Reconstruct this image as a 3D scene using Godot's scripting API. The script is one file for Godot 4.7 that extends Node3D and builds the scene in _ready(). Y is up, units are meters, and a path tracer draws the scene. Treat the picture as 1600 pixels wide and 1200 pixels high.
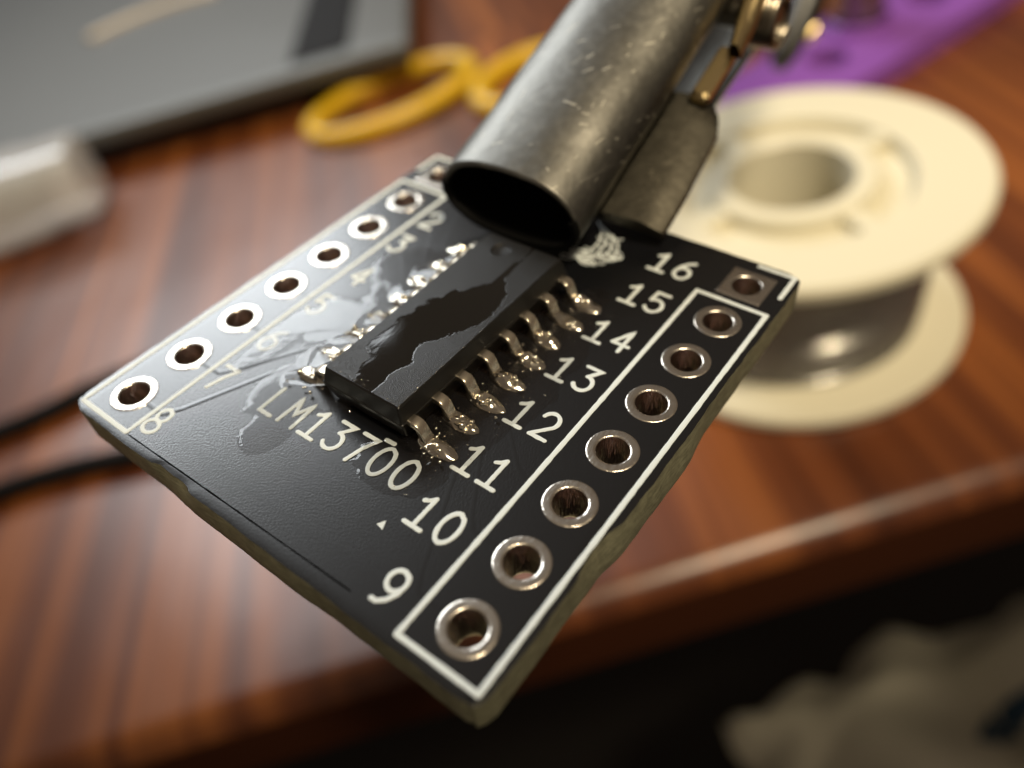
extends Node3D
# A bare circuit board with a soldered chip, held by a clip over a desk. Lengths are in millimetres until a mesh is committed.
const MM := 0.001
var mats := {}
var rng := RandomNumberGenerator.new()
var noise := FastNoiseLite.new()


class Shape:
	var v := PackedVector3Array()
	var uv := PackedVector2Array()

	func tri(a: Vector3, b: Vector3, c: Vector3, ua := Vector2.ZERO, ub := Vector2.ZERO, uc := Vector2.ZERO) -> void:
		if a.is_equal_approx(b) or b.is_equal_approx(c) or a.is_equal_approx(c):
			return
		v.append_array([a, b, c])
		uv.append_array([ua, ub, uc])

	func quad(a: Vector3, b: Vector3, c: Vector3, d: Vector3, ua := Vector2.ZERO, ub := Vector2.ZERO, uc := Vector2.ZERO, ud := Vector2.ZERO) -> void:
		tri(a, b, c, ua, ub, uc)
		tri(a, c, d, ua, uc, ud)

	# rows of points; counter-clockwise seen from outside when rows run up and points run right
	func grid(rows: Array, closed := false, flip := false, uscale := Vector2.ONE) -> void:
		for i in rows.size() - 1:
			var p: PackedVector3Array = rows[i]
			var q: PackedVector3Array = rows[i + 1]
			var n := p.size()
			for j in (n if closed else n - 1):
				var k := (j + 1) % n
				var u0 := Vector2(float(j) / n, float(i) / rows.size()) * uscale
				var u1 := Vector2(float(j + 1) / n, float(i) / rows.size()) * uscale
				var u2 := Vector2(float(j + 1) / n, float(i + 1) / rows.size()) * uscale
				var u3 := Vector2(float(j) / n, float(i + 1) / rows.size()) * uscale
				if flip:
					quad(p[k], p[j], q[j], q[k], u1, u0, u3, u2)
				else:
					quad(p[j], p[k], q[k], q[j], u0, u1, u2, u3)

	func fan(ring: PackedVector3Array, flip := false) -> void:
		var c := Vector3.ZERO
		for p in ring:
			c += p
		c /= ring.size()
		for j in ring.size():
			var k := (j + 1) % ring.size()
			if flip:
				tri(c, ring[k], ring[j])
			else:
				tri(c, ring[j], ring[k])

	func box(lo: Vector3, hi: Vector3, b := 0.0) -> void:
		# a box with chamfered edges, as rounded rectangles stacked upwards
		var rows := []
		for s in [[b, lo.y], [0.0, lo.y + b], [0.0, hi.y - b], [b, hi.y]]:
			var e: float = s[0]
			var y: float = s[1]
			rows.append(PackedVector3Array([Vector3(lo.x + e + b, y, hi.z - e), Vector3(hi.x - e - b, y, hi.z - e), Vector3(hi.x - e, y, hi.z - e - b), Vector3(hi.x - e, y, lo.z + e + b), Vector3(hi.x - e - b, y, lo.z + e), Vector3(lo.x + e + b, y, lo.z + e), Vector3(lo.x + e, y, lo.z + e + b), Vector3(lo.x + e, y, hi.z - e - b)]))
		grid(rows, true)
		fan(rows[3])
		fan(rows[0], true)

	func tube(path: PackedVector3Array, radii: Array, sides := 12, caps := true) -> void:
		var rows := []
		var up := Vector3.UP
		for i in path.size():
			var t := (path[mini(i + 1, path.size() - 1)] - path[maxi(i - 1, 0)]).normalized()
			if absf(t.dot(up)) > 0.95:
				up = Vector3.RIGHT if absf(t.x) < 0.9 else Vector3.BACK
			var x := up.cross(t).normalized()
			var y := t.cross(x)
			up = y
			var r := PackedVector3Array()
			var rad: float = radii[mini(i, radii.size() - 1)]
			for k in sides:
				var a := TAU * k / sides
				r.append(path[i] + (x * cos(a) + y * sin(a)) * rad)
			rows.append(r)
		grid(rows, true)
		if caps:
			fan(rows[0], true)
			fan(rows[-1])

	func lathe(profile: PackedVector2Array, sides := 48, centre := Vector3.ZERO) -> void:
		# profile of (radius, height), going up the outside
		var rows := []
		for p in profile:
			var r := PackedVector3Array()
			for k in sides:
				var a := -TAU * k / sides
				r.append(centre + Vector3(cos(a) * p.x, p.y, sin(a) * p.x))
			rows.append(r)
		grid(rows, true)

	func mesh(crease := 40.0) -> ArrayMesh:
		var n := v.size() / 3
		var face := PackedVector3Array()
		var unit := PackedVector3Array()
		var at := {}
		var keys := []
		keys.resize(v.size())
		for t in n:
			var f := (v[3 * t + 1] - v[3 * t]).cross(v[3 * t + 2] - v[3 * t])
			face.append(f)
			var l := f.length()
			unit.append(f / l if l > 0.0 else Vector3.UP)
			for c in 3:
				var key := Vector3i((v[3 * t + c] * 20000.0).round())
				keys[3 * t + c] = key
				if at.has(key):
					at[key].append(t)
				else:
					at[key] = [t]
		var cosine := cos(deg_to_rad(crease))
		var pos := PackedVector3Array()
		var nor := PackedVector3Array()
		var tex := PackedVector2Array()
		pos.resize(v.size())
		nor.resize(v.size())
		tex.resize(v.size())
		for t in n:
			for c in 3:
				var s := Vector3.ZERO
				for o in at[keys[3 * t + c]]:
					if unit[o].dot(unit[t]) > cosine:
						s += face[o]
				var into: int = 3 * t + [0, 2, 1][c]
				pos[into] = v[3 * t + c] * MM
				var sl := s.length()
				nor[into] = s / sl if sl > 0.0 else unit[t]
				tex[into] = uv[3 * t + c]
		var arrays := []
		arrays.resize(Mesh.ARRAY_MAX)
		arrays[Mesh.ARRAY_VERTEX] = pos
		arrays[Mesh.ARRAY_NORMAL] = nor
		arrays[Mesh.ARRAY_TEX_UV] = tex
		var m := ArrayMesh.new()
		m.add_surface_from_arrays(Mesh.PRIMITIVE_TRIANGLES, arrays)
		return m


func obj(called: String, st, material: String, parent: Node = self, crease := 40.0) -> MeshInstance3D:
	var o := MeshInstance3D.new()
	o.name = called
	o.mesh = st.mesh(crease) if st is Shape else st
	o.material_override = mats[material]
	o.set_surface_override_material(0, mats[material])
	o.material_override = null
	parent.add_child(o, true)
	return o


func tag(o: Node, label: String, category := "", group := "", kind := "") -> Node:
	if label:
		o.set_meta("label", label)
	if category:
		o.set_meta("category", category)
	if group:
		o.set_meta("group", group)
	if kind:
		o.set_meta("kind", kind)
	return o


func thing(called: String, label: String, category: String, at := Vector3.ZERO, basis := Basis.IDENTITY) -> Node3D:
	var o := Node3D.new()
	o.name = called
	o.transform = Transform3D(basis, at * MM)
	add_child(o, true)
	tag(o, label, category)
	return o


func lin(r: float, g: float, b: float) -> Color:
	return Color(r, g, b).linear_to_srgb()


func mat(called: String, color: Color, rough: float, metal := 0.0, spec := 0.5) -> StandardMaterial3D:
	var m := StandardMaterial3D.new()
	m.resource_name = called
	m.albedo_color = color
	m.roughness = rough
	m.metallic = metal
	m.metallic_specular = spec
	mats[called] = m
	return m


func noise_tex(freq: float, normal := true, strength := 4.0, sd := 1, size := 512, octaves := 3) -> NoiseTexture2D:
	var f := FastNoiseLite.new()
	f.noise_type = FastNoiseLite.TYPE_SIMPLEX_SMOOTH
	f.frequency = freq
	f.seed = sd
	f.fractal_octaves = octaves
	var t := NoiseTexture2D.new()
	t.width = size
	t.height = size
	t.seamless = true
	t.noise = f
	t.as_normal_map = normal
	t.bump_strength = strength
	return t


func nz(x: float, y: float, z := 0.0) -> float:
	return noise.get_noise_3d(x, y, z)


# ------------------------------------------------------------------ camera, light, air
func view_and_light() -> void:
	var cam := Camera3D.new()
	cam.name = "camera"
	cam.transform = Transform3D(Basis(Vector3(0.948, -0.230, 0.221), Vector3(0.318, 0.684, -0.656), Vector3(0.0, 0.692, 0.721)).orthonormalized(), Vector3(1.713, 91.0, 22.962) * MM)
	var lens := CameraAttributesPhysical.new()
	lens.frustum_focal_length = 23.6
	lens.frustum_near = 0.002
	lens.frustum_far = 6.0
	lens.frustum_focus_distance = 0.0256
	lens.exposure_aperture = 25.5
	cam.attributes = lens
	add_child(cam)
	cam.current = true

	var e := Environment.new()
	e.background_mode = Environment.BG_COLOR
	e.background_color = lin(0.120, 0.094, 0.070)
	e.tonemap_mode = Environment.TONE_MAPPER_LINEAR
	e.tonemap_exposure = 1.0
	e.sdfgi_enabled = true
	e.ssao_enabled = true
	e.ssil_enabled = true
	var we := WorldEnvironment.new()
	we.name = "room_air"
	we.environment = e
	add_child(we)

	# the warm desk lamp, in front and to the right of the board, shining down on the table
	var lamp := SpotLight3D.new()
	lamp.name = "desk_lamp"
	lamp.light_color = lin(1.0, 0.84, 0.58)
	lamp.light_energy = 0.29
	lamp.light_size = 0.042
	lamp.spot_angle = 21.5
	lamp.spot_angle_attenuation = 0.4
	lamp.spot_range = 4.0
	lamp.spot_attenuation = 2.0
	lamp.shadow_enabled = true
	add_child(lamp)
	lamp.look_at_from_position(Vector3(0.120, 0.430, 0.130), Vector3(0.03, 0.0, -0.21), Vector3.UP)

	# a cool white ceiling panel beyond the table, the one that glares in the board and in the varnish
	var panel := AreaLight3D.new()
	panel.name = "ceiling_panel"
	panel.area_size = Vector2(0.50, 0.32)
	panel.light_color = lin(0.92, 0.97, 1.0)
	panel.light_energy = 0.57
	panel.shadow_enabled = true
	add_child(panel)
	panel.look_at_from_position(Vector3(-0.215, 0.586, -0.70), Vector3(0.0, 0.07, 0.0), Vector3.UP)


# ------------------------------------------------------------------ materials
func materials() -> void:
	var m := mat("solder_mask", lin(0.004, 0.0045, 0.006), 0.27, 0.0, 0.72)
	m.normal_enabled = true
	m.normal_texture = noise_tex(0.11, true, 3.0, 3)
	m.normal_scale = 0.075
	mat("flux", Color(lin(0.012, 0.006, 0.002), 0.14), 0.07, 0.0, 0.36).transparency = BaseMaterial3D.TRANSPARENCY_ALPHA
	m = mat("fibreglass", lin(0.44, 0.43, 0.31), 0.5)
	m.albedo_texture = fibre()
	m.normal_enabled = true
	m.normal_texture = noise_tex(0.02, true, 6.0, 4)
	m.normal_scale = 0.3
	m.uv1_triplanar = true
	m.uv1_scale = Vector3(200, 900, 200)
	mat("ink", lin(0.82, 0.88, 0.88), 0.55)
	mat("black_line", lin(0.003, 0.003, 0.003), 0.9, 0.0, 0.1)
	m = mat("tin", lin(0.74, 0.68, 0.60), 0.27, 1.0)
	m.normal_enabled = true
	m.normal_texture = noise_tex(0.03, true, 4.0, 5)
	m.normal_scale = 0.35
	m = mat("barrel", lin(0.66, 0.57, 0.51), 0.2, 1.0)
	m.normal_enabled = true
	m.normal_texture = noise_tex(0.03, true, 6.0, 6)
	m.normal_scale = 0.8
	m = mat("lead", lin(0.84, 0.76, 0.62), 0.25, 1.0)
	mat("solder", lin(0.90, 0.85, 0.74), 0.14, 1.0)
	m = mat("chip_black", lin(0.010, 0.009, 0.008), 0.30)
	m = mat("chip_top", lin(0.010, 0.009, 0.008), 1.0, 0.0, 0.5)
	var chip_maps := chip_textures()
	m.roughness_texture = chip_maps[0]
	m.normal_enabled = true
	m.normal_texture = chip_maps[1]
	m.normal_scale = 1.6
	m = mat("jaw_metal", Color.WHITE, 1.0, 1.0)
	m.albedo_texture = scratched(true)
	m.roughness_texture = scratched(false)
	m.normal_enabled = true
	m.normal_texture = noise_tex(0.012, true, 7.0, 9, 512, 4)
	m.normal_scale = 0.12
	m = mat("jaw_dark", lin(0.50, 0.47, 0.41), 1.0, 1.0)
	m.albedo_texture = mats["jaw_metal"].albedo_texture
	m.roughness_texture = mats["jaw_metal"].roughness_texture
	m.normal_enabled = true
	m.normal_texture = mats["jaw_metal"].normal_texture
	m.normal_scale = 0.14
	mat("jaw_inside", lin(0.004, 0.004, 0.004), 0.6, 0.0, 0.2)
	mat("brass", lin(0.75, 0.58, 0.30), 0.3, 1.0)
	mat("steel", lin(0.35, 0.31, 0.25), 0.32, 1.0)
	m = mat("wood", Color.WHITE, 0.32, 0.0, 0.55)
	m.albedo_texture = wood()
	m.normal_enabled = true
	m.normal_texture = noise_tex(0.01, true, 2.0, 11)
	m.normal_scale = 0.2
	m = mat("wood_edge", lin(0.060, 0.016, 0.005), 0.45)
	mat("dark_floor", lin(0.02, 0.016, 0.014), 0.8)
	mat("cream", lin(0.62, 0.58, 0.45), 0.42)
	m = mat("solder_wire", lin(0.46, 0.45, 0.42), 0.23, 1.0)
	mat("yellow", lin(0.70, 0.43, 0.012), 0.38)
	m = mat("grey_metal", lin(0.10, 0.10, 0.094), 0.45, 0.3)
	mat("black_rubber", lin(0.006, 0.005, 0.005), 0.7, 0.0, 0.25)
	m = mat("clear_plastic", Color(lin(0.72, 0.73, 0.76), 0.5), 0.10)
	m.transparency = BaseMaterial3D.TRANSPARENCY_ALPHA
	mat("tan_streak", lin(0.50, 0.40, 0.27), 0.4)  # colour of the warm reflected streak on the case
	mat("purple", lin(0.21, 0.065, 0.33), 0.45)
	mat("black_plastic", lin(0.008, 0.007, 0.007), 0.4)
	mat("cloth", lin(0.85, 0.80, 0.64), 0.95)
	mat("blue_cloth", lin(0.05, 0.10, 0.16), 0.95)


func chip_textures() -> Array:
	# wet flux has run over the moulded top: smooth where wet, dull and grainy where dry
	var w := 300
	var h := 760
	var im := Image.create(w, h, false, Image.FORMAT_RGB8)
	var bump := Image.create(w, h, false, Image.FORMAT_RGB8)
	var r := RandomNumberGenerator.new()
	r.seed = 4
	for y in h:
		for x in w:
			var u := float(x) / w
			var t := float(y) / h
			var mid := 0.55 + 0.10 * sin(t * 5.0 + 1.0)
			var half := 0.25 * smoothstep(0.20, 0.45, t) * (1.0 - 0.55 * smoothstep(0.80, 1.0, t))
			var f := half - absf(u - mid) + 0.10 * nz(u * 300.0, t * 700.0, 3.0) + 0.13 * nz(u * 90.0, t * 160.0, 7.0) + 0.02 * nz(u * 1500.0, t * 1500.0, 8.0)
			if u > 0.6:
				f += 0.16 * smoothstep(0.1, 0.3, t) * (1.0 - smoothstep(0.5, 0.75, t))
			var wet := smoothstep(-0.008, 0.022, f + 0.02 * nz(x * 8.0, y * 8.0, 12.0))
			var g := lerpf(0.33 + 0.06 * nz(x * 9.0, y * 9.0), 0.05, wet)
			im.set_pixel(x, y, Color(g, g, g))
			var coarse := smoothstep(0.72, 1.0, t) + smoothstep(0.88, 1.0, u) * t
			var b := 0.4 + (1.0 - wet) * (r.randf() * 0.22 + (0.45 if r.randf() < 0.10 * coarse else 0.0)) + 0.03 * smoothstep(0.02, 0.10, f)
			bump.set_pixel(x, y, Color(b, b, b))
	bump.bump_map_to_normal_map(2.0)
	return [ImageTexture.create_from_image(im), ImageTexture.create_from_image(bump)]


func wood() -> ImageTexture:
	var w := 512
	var h := 256
	var im := Image.create(w, h, false, Image.FORMAT_RGB8)
	var dark := Color(0.06, 0.015, 0.005)
	var mid := Color(0.13, 0.036, 0.010)
	var pale := Color(0.31, 0.10, 0.022)
	for y in h:
		for x in w:
			var bend := 10.0 * nz(x * 0.4, y * 0.35, 5.0)
			var a := nz((x + bend) * 1.5, y * 0.25, 1.0) * 1.0 + nz((x + bend) * 5.0, y * 0.4, 2.0) * 0.8 + nz(x * 19.0, y * 1.1, 4.0) * 0.4
			var c := mid.lerp(pale, clampf(a * 1.0, 0, 1)).lerp(dark, clampf(-a * 1.1, 0, 1))
			im.set_pixel(x, y, c.linear_to_srgb())
	return ImageTexture.create_from_image(im)


func fibre() -> ImageTexture:
	# glass cloth seen end on: fine uneven layers
	var w := 256
	var im := Image.create(w, w, false, Image.FORMAT_RGB8)
	for y in w:
		for x in w:
			var v := clampf(0.80 + 0.30 * nz(x * 3.0, y * 8.0, 51.0) + 0.25 * nz(x * 14.0, y * 30.0, 52.0), 0.35, 1.0)
			im.set_pixel(x, y, Color(v, v, v * 0.97))
	return ImageTexture.create_from_image(im)


func scratched(color: bool) -> ImageTexture:
	# tarnished plating with scuffs
	var w := 512
	var im := Image.create(w, w, false, Image.FORMAT_RGB8)
	var f := PackedFloat32Array()
	f.resize(w * w)
	for y in w:
		for x in w:
			f[y * w + x] = 0.10 * nz(x * 1.2, y * 1.2, 21.0) + 0.12 * nz(x * 9.0, y * 9.0, 22.0)
	var r := RandomNumberGenerator.new()
	r.seed = 77
	for k in 260:
		var p := Vector2(r.randf() * w, r.randf() * w)
		var a := r.randfn(0.9, 0.5)
		var d := Vector2(cos(a), sin(a))
		var long := r.randf_range(2, 16) * (3.0 if k % 13 == 0 else 1.0)
		var deep := r.randf_range(0.15, 0.6)
		var bow := r.randf_range(-0.006, 0.006)
		for s in int(long * 2):
			var i := int(p.y + w) % w * w + int(p.x + w) % w
			f[i] += deep
			if r.randf() < 0.6:
				f[int(p.y + w + 1) % w * w + int(p.x + w) % w] += deep * 0.6
			p += d * 0.5
			d = d.rotated(bow)
	for y in w:
		for x in w:
			var g := f[y * w + x]
			if color:
				var c := Color(0.165, 0.16, 0.145).lerp(Color(0.50, 0.48, 0.42), clampf(g, 0, 1)).lerp(Color(0.10, 0.09, 0.07), clampf(-g * 1.6, 0, 1))
				im.set_pixel(x, y, c.linear_to_srgb())
			else:
				var v := clampf(0.46 + g * 0.2, 0.25, 0.7)
				im.set_pixel(x, y, Color(v, v, v))
	return ImageTexture.create_from_image(im)


# ------------------------------------------------------------------ setting
func table_and_floor() -> void:
	var turn := Basis(Vector3.UP, deg_to_rad(-1.6))
	var t := thing("table", "reddish brown streaky wooden table with a rounded front edge", "table", Vector3(0, 0, -30.5), turn)
	var s := Shape.new()
	var prof := [Vector2(-1100, 0), Vector2(-400, 0), Vector2(-150, 0), Vector2(-60, 0), Vector2(-20, 0), Vector2(0, 0), Vector2(1.4, -0.25), Vector2(2.7, -0.95), Vector2(3.6, -2.0), Vector2(4.1, -3.4)]
	var along := 0.0
	for i in prof.size() - 1:
		var a: Vector2 = prof[i]
		var b: Vector2 = prof[i + 1]
		var n := 14
		for k in n:
			var x0 := lerpf(-900, 900, float(k) / n)
			var x1 := lerpf(-900, 900, float(k + 1) / n)
			s.quad(Vector3(x0, b.y, b.x), Vector3(x1, b.y, b.x), Vector3(x1, a.y, a.x), Vector3(x0, a.y, a.x), Vector2(x0 / 160.0, (along + a.distance_to(b)) / 300.0), Vector2(x1 / 160.0, (along + a.distance_to(b)) / 300.0), Vector2(x1 / 160.0, along / 300.0), Vector2(x0 / 160.0, along / 300.0))
		along += a.distance_to(b)
	obj("tabletop", s, "wood", t, 60.0)
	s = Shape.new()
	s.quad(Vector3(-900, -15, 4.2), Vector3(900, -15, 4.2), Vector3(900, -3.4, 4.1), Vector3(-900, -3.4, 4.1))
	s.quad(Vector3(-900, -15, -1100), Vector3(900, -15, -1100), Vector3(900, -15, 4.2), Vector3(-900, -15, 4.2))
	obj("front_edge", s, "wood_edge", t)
	s = Shape.new()
	for x in [-780.0, 780.0]:
		for z in [-1000.0, -330.0]:
			s = Shape.new()
			s.box(Vector3(x - 25, -740, z - 25), Vector3(x + 25, -15.5, z + 25), 2)
			obj("leg", s, "wood_edge", t)
	s = Shape.new()
	s.quad(Vector3(-3000, 0, 2000), Vector3(3000, 0, 2000), Vector3(3000, 0, -3500), Vector3(-3000, 0, -3500))
	var f := obj("floor", s, "dark_floor")
	f.position.y = -0.741
	tag(f, "dark floor lost in shadow below the table", "floor", "", "structure")

	# crumpled pale cloth under the table edge
	var c := thing("cloth", "pale crumpled cloth with a blue mark, in the shade below the table edge", "cloth", Vector3(100, -222, -56))
	var rows := []
	for i in 33:
		var row := PackedVector3Array()
		for j in 41:
			var x := lerpf(-62, 90, j / 40.0)
			var z := lerpf(60, -40, i / 32.0)
			var e := minf(1.0, minf(minf(j, 40 - j) / 9.0, minf(i, 32 - i) / 9.0))
			var y := (30.0 + 14.0 * nz(x * 1.6, z * 1.6, 4.0) + 26.0 * absf(nz(x * 0.9 + 30.0, z * 1.1, 9.0))) * sqrt(e) - 6.0 * (1.0 - e)
			row.append(Vector3(x + 9.0 * nz(z * 2.0, 3.0) * (1.0 - e), y + x * 0.10 - 10.0 * (1.0 - e), z + 16.0 * nz(x * 2.2, 8.0) * (1.0 - e)))
		rows.append(row)
	s = Shape.new()
	s.grid(rows)
	var body := obj("cloth_fold", s, "cloth", c, 80.0)
	s = Shape.new()
	rows = []
	for i in 5:
		var row := PackedVector3Array()
		for j in 9:
			var u := j / 8.0
			var q := Vector2(4.0 + 30.0 * u, 14.0 - 9.0 * u + (i - 2) * 2.4 * sin(PI * clampf(u, 0.06, 0.94)))
			row.append(Vector3(q.x, 58.0, q.y))
		rows.append(row)
	# the mark lies on the cloth: follow its height
	for row in rows:
		for j in row.size():
			var p: Vector3 = row[j]
			var e := 1.0
			p.y = (30.0 + 14.0 * nz(p.x * 1.6, p.z * 1.6, 4.0) + 26.0 * absf(nz(p.x * 0.9 + 30.0, p.z * 1.1, 9.0))) * e + p.x * 0.10 + 0.8
			row[j] = p
	s.grid(rows, false, true)
	obj("blue_mark", s, "blue_cloth", c, 80.0)


# ------------------------------------------------------------------ the circuit board
const ROW_X := 8.18
const FRONT := 10.55
const SIDE := 9.88


func pad_z(i: int) -> float:
	return -8.89 + 2.54 * i


func outline(inset: float, y: float, rough: float, salt: float, n := 100) -> PackedVector3Array:
	# once round the board, counter-clockwise seen from above, starting at the front left corner
	var r := PackedVector3Array()
	var corners := [Vector2(-SIDE, FRONT), Vector2(SIDE, FRONT), Vector2(SIDE, -FRONT), Vector2(-SIDE, -FRONT)]
	for k in 4:
		var a: Vector2 = corners[k]
		var b: Vector2 = corners[(k + 1) % 4]
		var out: Vector2 = [Vector2(0, 1), Vector2(1, 0), Vector2(0, -1), Vector2(-1, 0)][k]
		for j in n:
			var t := float(j) / n
			var p := a.lerp(b, t)
			var near := minf(p.distance_to(a), p.distance_to(b))
			var d := -inset + rough * nz(p.x * 60.0, p.y * 60.0, salt) + rough * 0.6 * nz(p.x * 260.0, p.y * 260.0, salt)
			if near < 0.5:
				d -= (0.5 - near) * (0.5 - near) * 0.9
			# stubs where the board was snapped out of its panel
			var deep := smoothstep(0.0, -1.0, y)
			if k == 0:
				d -= 0.16 * smoothstep(-4.9, -4.3, p.x) * (1.0 - smoothstep(-2.9, -2.4, p.x)) * (1.0 - deep)
				d += 0.08 * deep * smoothstep(-4.4, -2.8, p.x) * (1.0 - smoothstep(2.2, 4.4, p.x))
			if k == 1:
				d += (0.06 + 0.16 * deep) * smoothstep(-2.4, -0.6, p.y) * (1.0 - smoothstep(3.4, 4.9, p.y)) * (0.85 + 0.2 * nz(p.y * 50.0, y * 40.0, 5.0))
				d -= 0.18 * smoothstep(3.4, 4.2, p.y) * (1.0 - smoothstep(5.2, 6.2, p.y)) * (1.0 - deep)
			p += out * d
			if near < 0.5:
				p = p.lerp(Vector2(p.x * 0.995, p.y * 0.995), 1.0)
			r.append(Vector3(p.x, y, p.y))
	return r


func inner_loop(y: float, n := 100) -> PackedVector3Array:
	var r := PackedVector3Array()
	var corners := [Vector2(-9.18, 10.16), Vector2(9.18, 10.16), Vector2(9.18, -10.16), Vector2(-9.18, -10.16)]
	for k in 4:
		for j in n:
			var p: Vector2 = corners[k].lerp(corners[(k + 1) % 4], float(j) / n)
			r.append(Vector3(p.x, y, p.y))
	return r


func holed_face(s: Shape, y: float, up: bool, hole: float) -> void:
	for side in [-1, 1]:
		for i in 8:
			var c := Vector2(side * ROW_X, pad_z(i))
			var n := 32
			for k in n:
				var q := []
				for m in [k, k + 1]:
					var a: float = TAU * m / n + PI / 4
					var d := Vector2(cos(a), -sin(a))
					var b := d / maxf(absf(d.x), absf(d.y))
					q.append(c + d * hole)
					q.append(c + Vector2(b.x * 1.0, b.y * 1.27))
				var p := []
				for e in q:
					p.append(Vector3(e.x, y, e.y))
				if up:
					s.quad(p[0], p[1], p[3], p[2], q[0] / 6.0, q[1] / 6.0, q[3] / 6.0, q[2] / 6.0)
				else:
					s.quad(p[1], p[0], p[2], p[3])
	var a := [Vector2(-7.18, 10.16), Vector2(7.18, 10.16), Vector2(7.18, -10.16), Vector2(-7.18, -10.16)]
	var v := []
	for e in a:
		v.append(Vector3(e.x, y, e.y))
	if up:
		s.quad(v[0], v[1], v[2], v[3], a[0] / 6.0, a[1] / 6.0, a[2] / 6.0, a[3] / 6.0)
	else:
		s.quad(v[3], v[2], v[1], v[0])


func stroke(s: Shape, pts: PackedVector2Array, w: float, y := 0.0, high := 0.018, rag := 0.06, closed := false) -> void:
	# an inked line with thickness, on the board's plane: points are (x, z)
	var n := pts.size()
	var left := []
	var right := []
	for i in n:
		var p := pts[i]
		var a := pts[(i - 1 + n) % n] if closed or i > 0 else p - (pts[1] - pts[0])
		var b := pts[(i + 1) % n] if closed or i < n - 1 else p + (p - pts[n - 2])
		var d0 := (p - a).normalized()
		var d1 := (b - p).normalized()
		var t := (d0 + d1).normalized()
		var m := Vector2(-t.y, t.x)
		var k := 1.0 / maxf(0.55, m.dot(Vector2(-d0.y, d0.x)))
		left.append(p + m * w * 0.5 * k * (1.0 + rag * 2.0 * nz(p.x * 400.0, p.y * 400.0, 1.0)))
		right.append(p - m * w * 0.5 * k * (1.0 + rag * 2.0 * nz(p.x * 400.0, p.y * 400.0, 9.0)))
	var put := func(q: Vector2, h: float) -> Vector3: return Vector3(q.x, y + h, q.y)
	for i in (n if closed else n - 1):
		var j := (i + 1) % n
		var r0: Vector2 = right[i]
		var l0: Vector2 = left[i]
		var r1: Vector2 = right[j]
		var l1: Vector2 = left[j]
		var ra := r0.lerp(l0, 0.2)
		var la := r0.lerp(l0, 0.8)
		var rb := r1.lerp(l1, 0.2)
		var lb := r1.lerp(l1, 0.8)
		s.quad(put.call(r0, 0.0), put.call(ra, high), put.call(rb, high), put.call(r1, 0.0))
		s.quad(put.call(ra, high), put.call(la, high), put.call(lb, high), put.call(rb, high))
		s.quad(put.call(la, high), put.call(l0, 0.0), put.call(l1, 0.0), put.call(lb, high))
	if not closed:
		for end in 2:
			var c := pts[0] if end == 0 else pts[n - 1]
			var o: Vector2 = left[0] - c if end == 0 else right[n - 1] - c
			var prev := c + o
			for k in 8:
				var next := c + o.rotated(PI * (k + 1) / 8.0)
				s.tri(put.call(c, high), put.call(c.lerp(next, 0.6), high), put.call(c.lerp(prev, 0.6), high))
				s.quad(put.call(c.lerp(prev, 0.6), high), put.call(c.lerp(next, 0.6), high), put.call(next, 0.0), put.call(prev, 0.0))
				prev = next


func dense(pts: Array, step := 0.25) -> PackedVector2Array:
	var r := PackedVector2Array()
	for i in pts.size() - 1:
		var a: Vector2 = pts[i]
		var b: Vector2 = pts[i + 1]
		var n := maxi(1, int(a.distance_to(b) / step))
		for k in n:
			r.append(a.lerp(b, float(k) / n))
	r.append(pts[-1])
	return r


func arc(c: Vector2, rx: float, ry: float, from: float, to: float, n := 14) -> Array:
	var r := []
	for k in n + 1:
		var a := deg_to_rad(lerpf(from, to, float(k) / n))
		r.append(c + Vector2(cos(a) * rx, sin(a) * ry))
	return r


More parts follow.
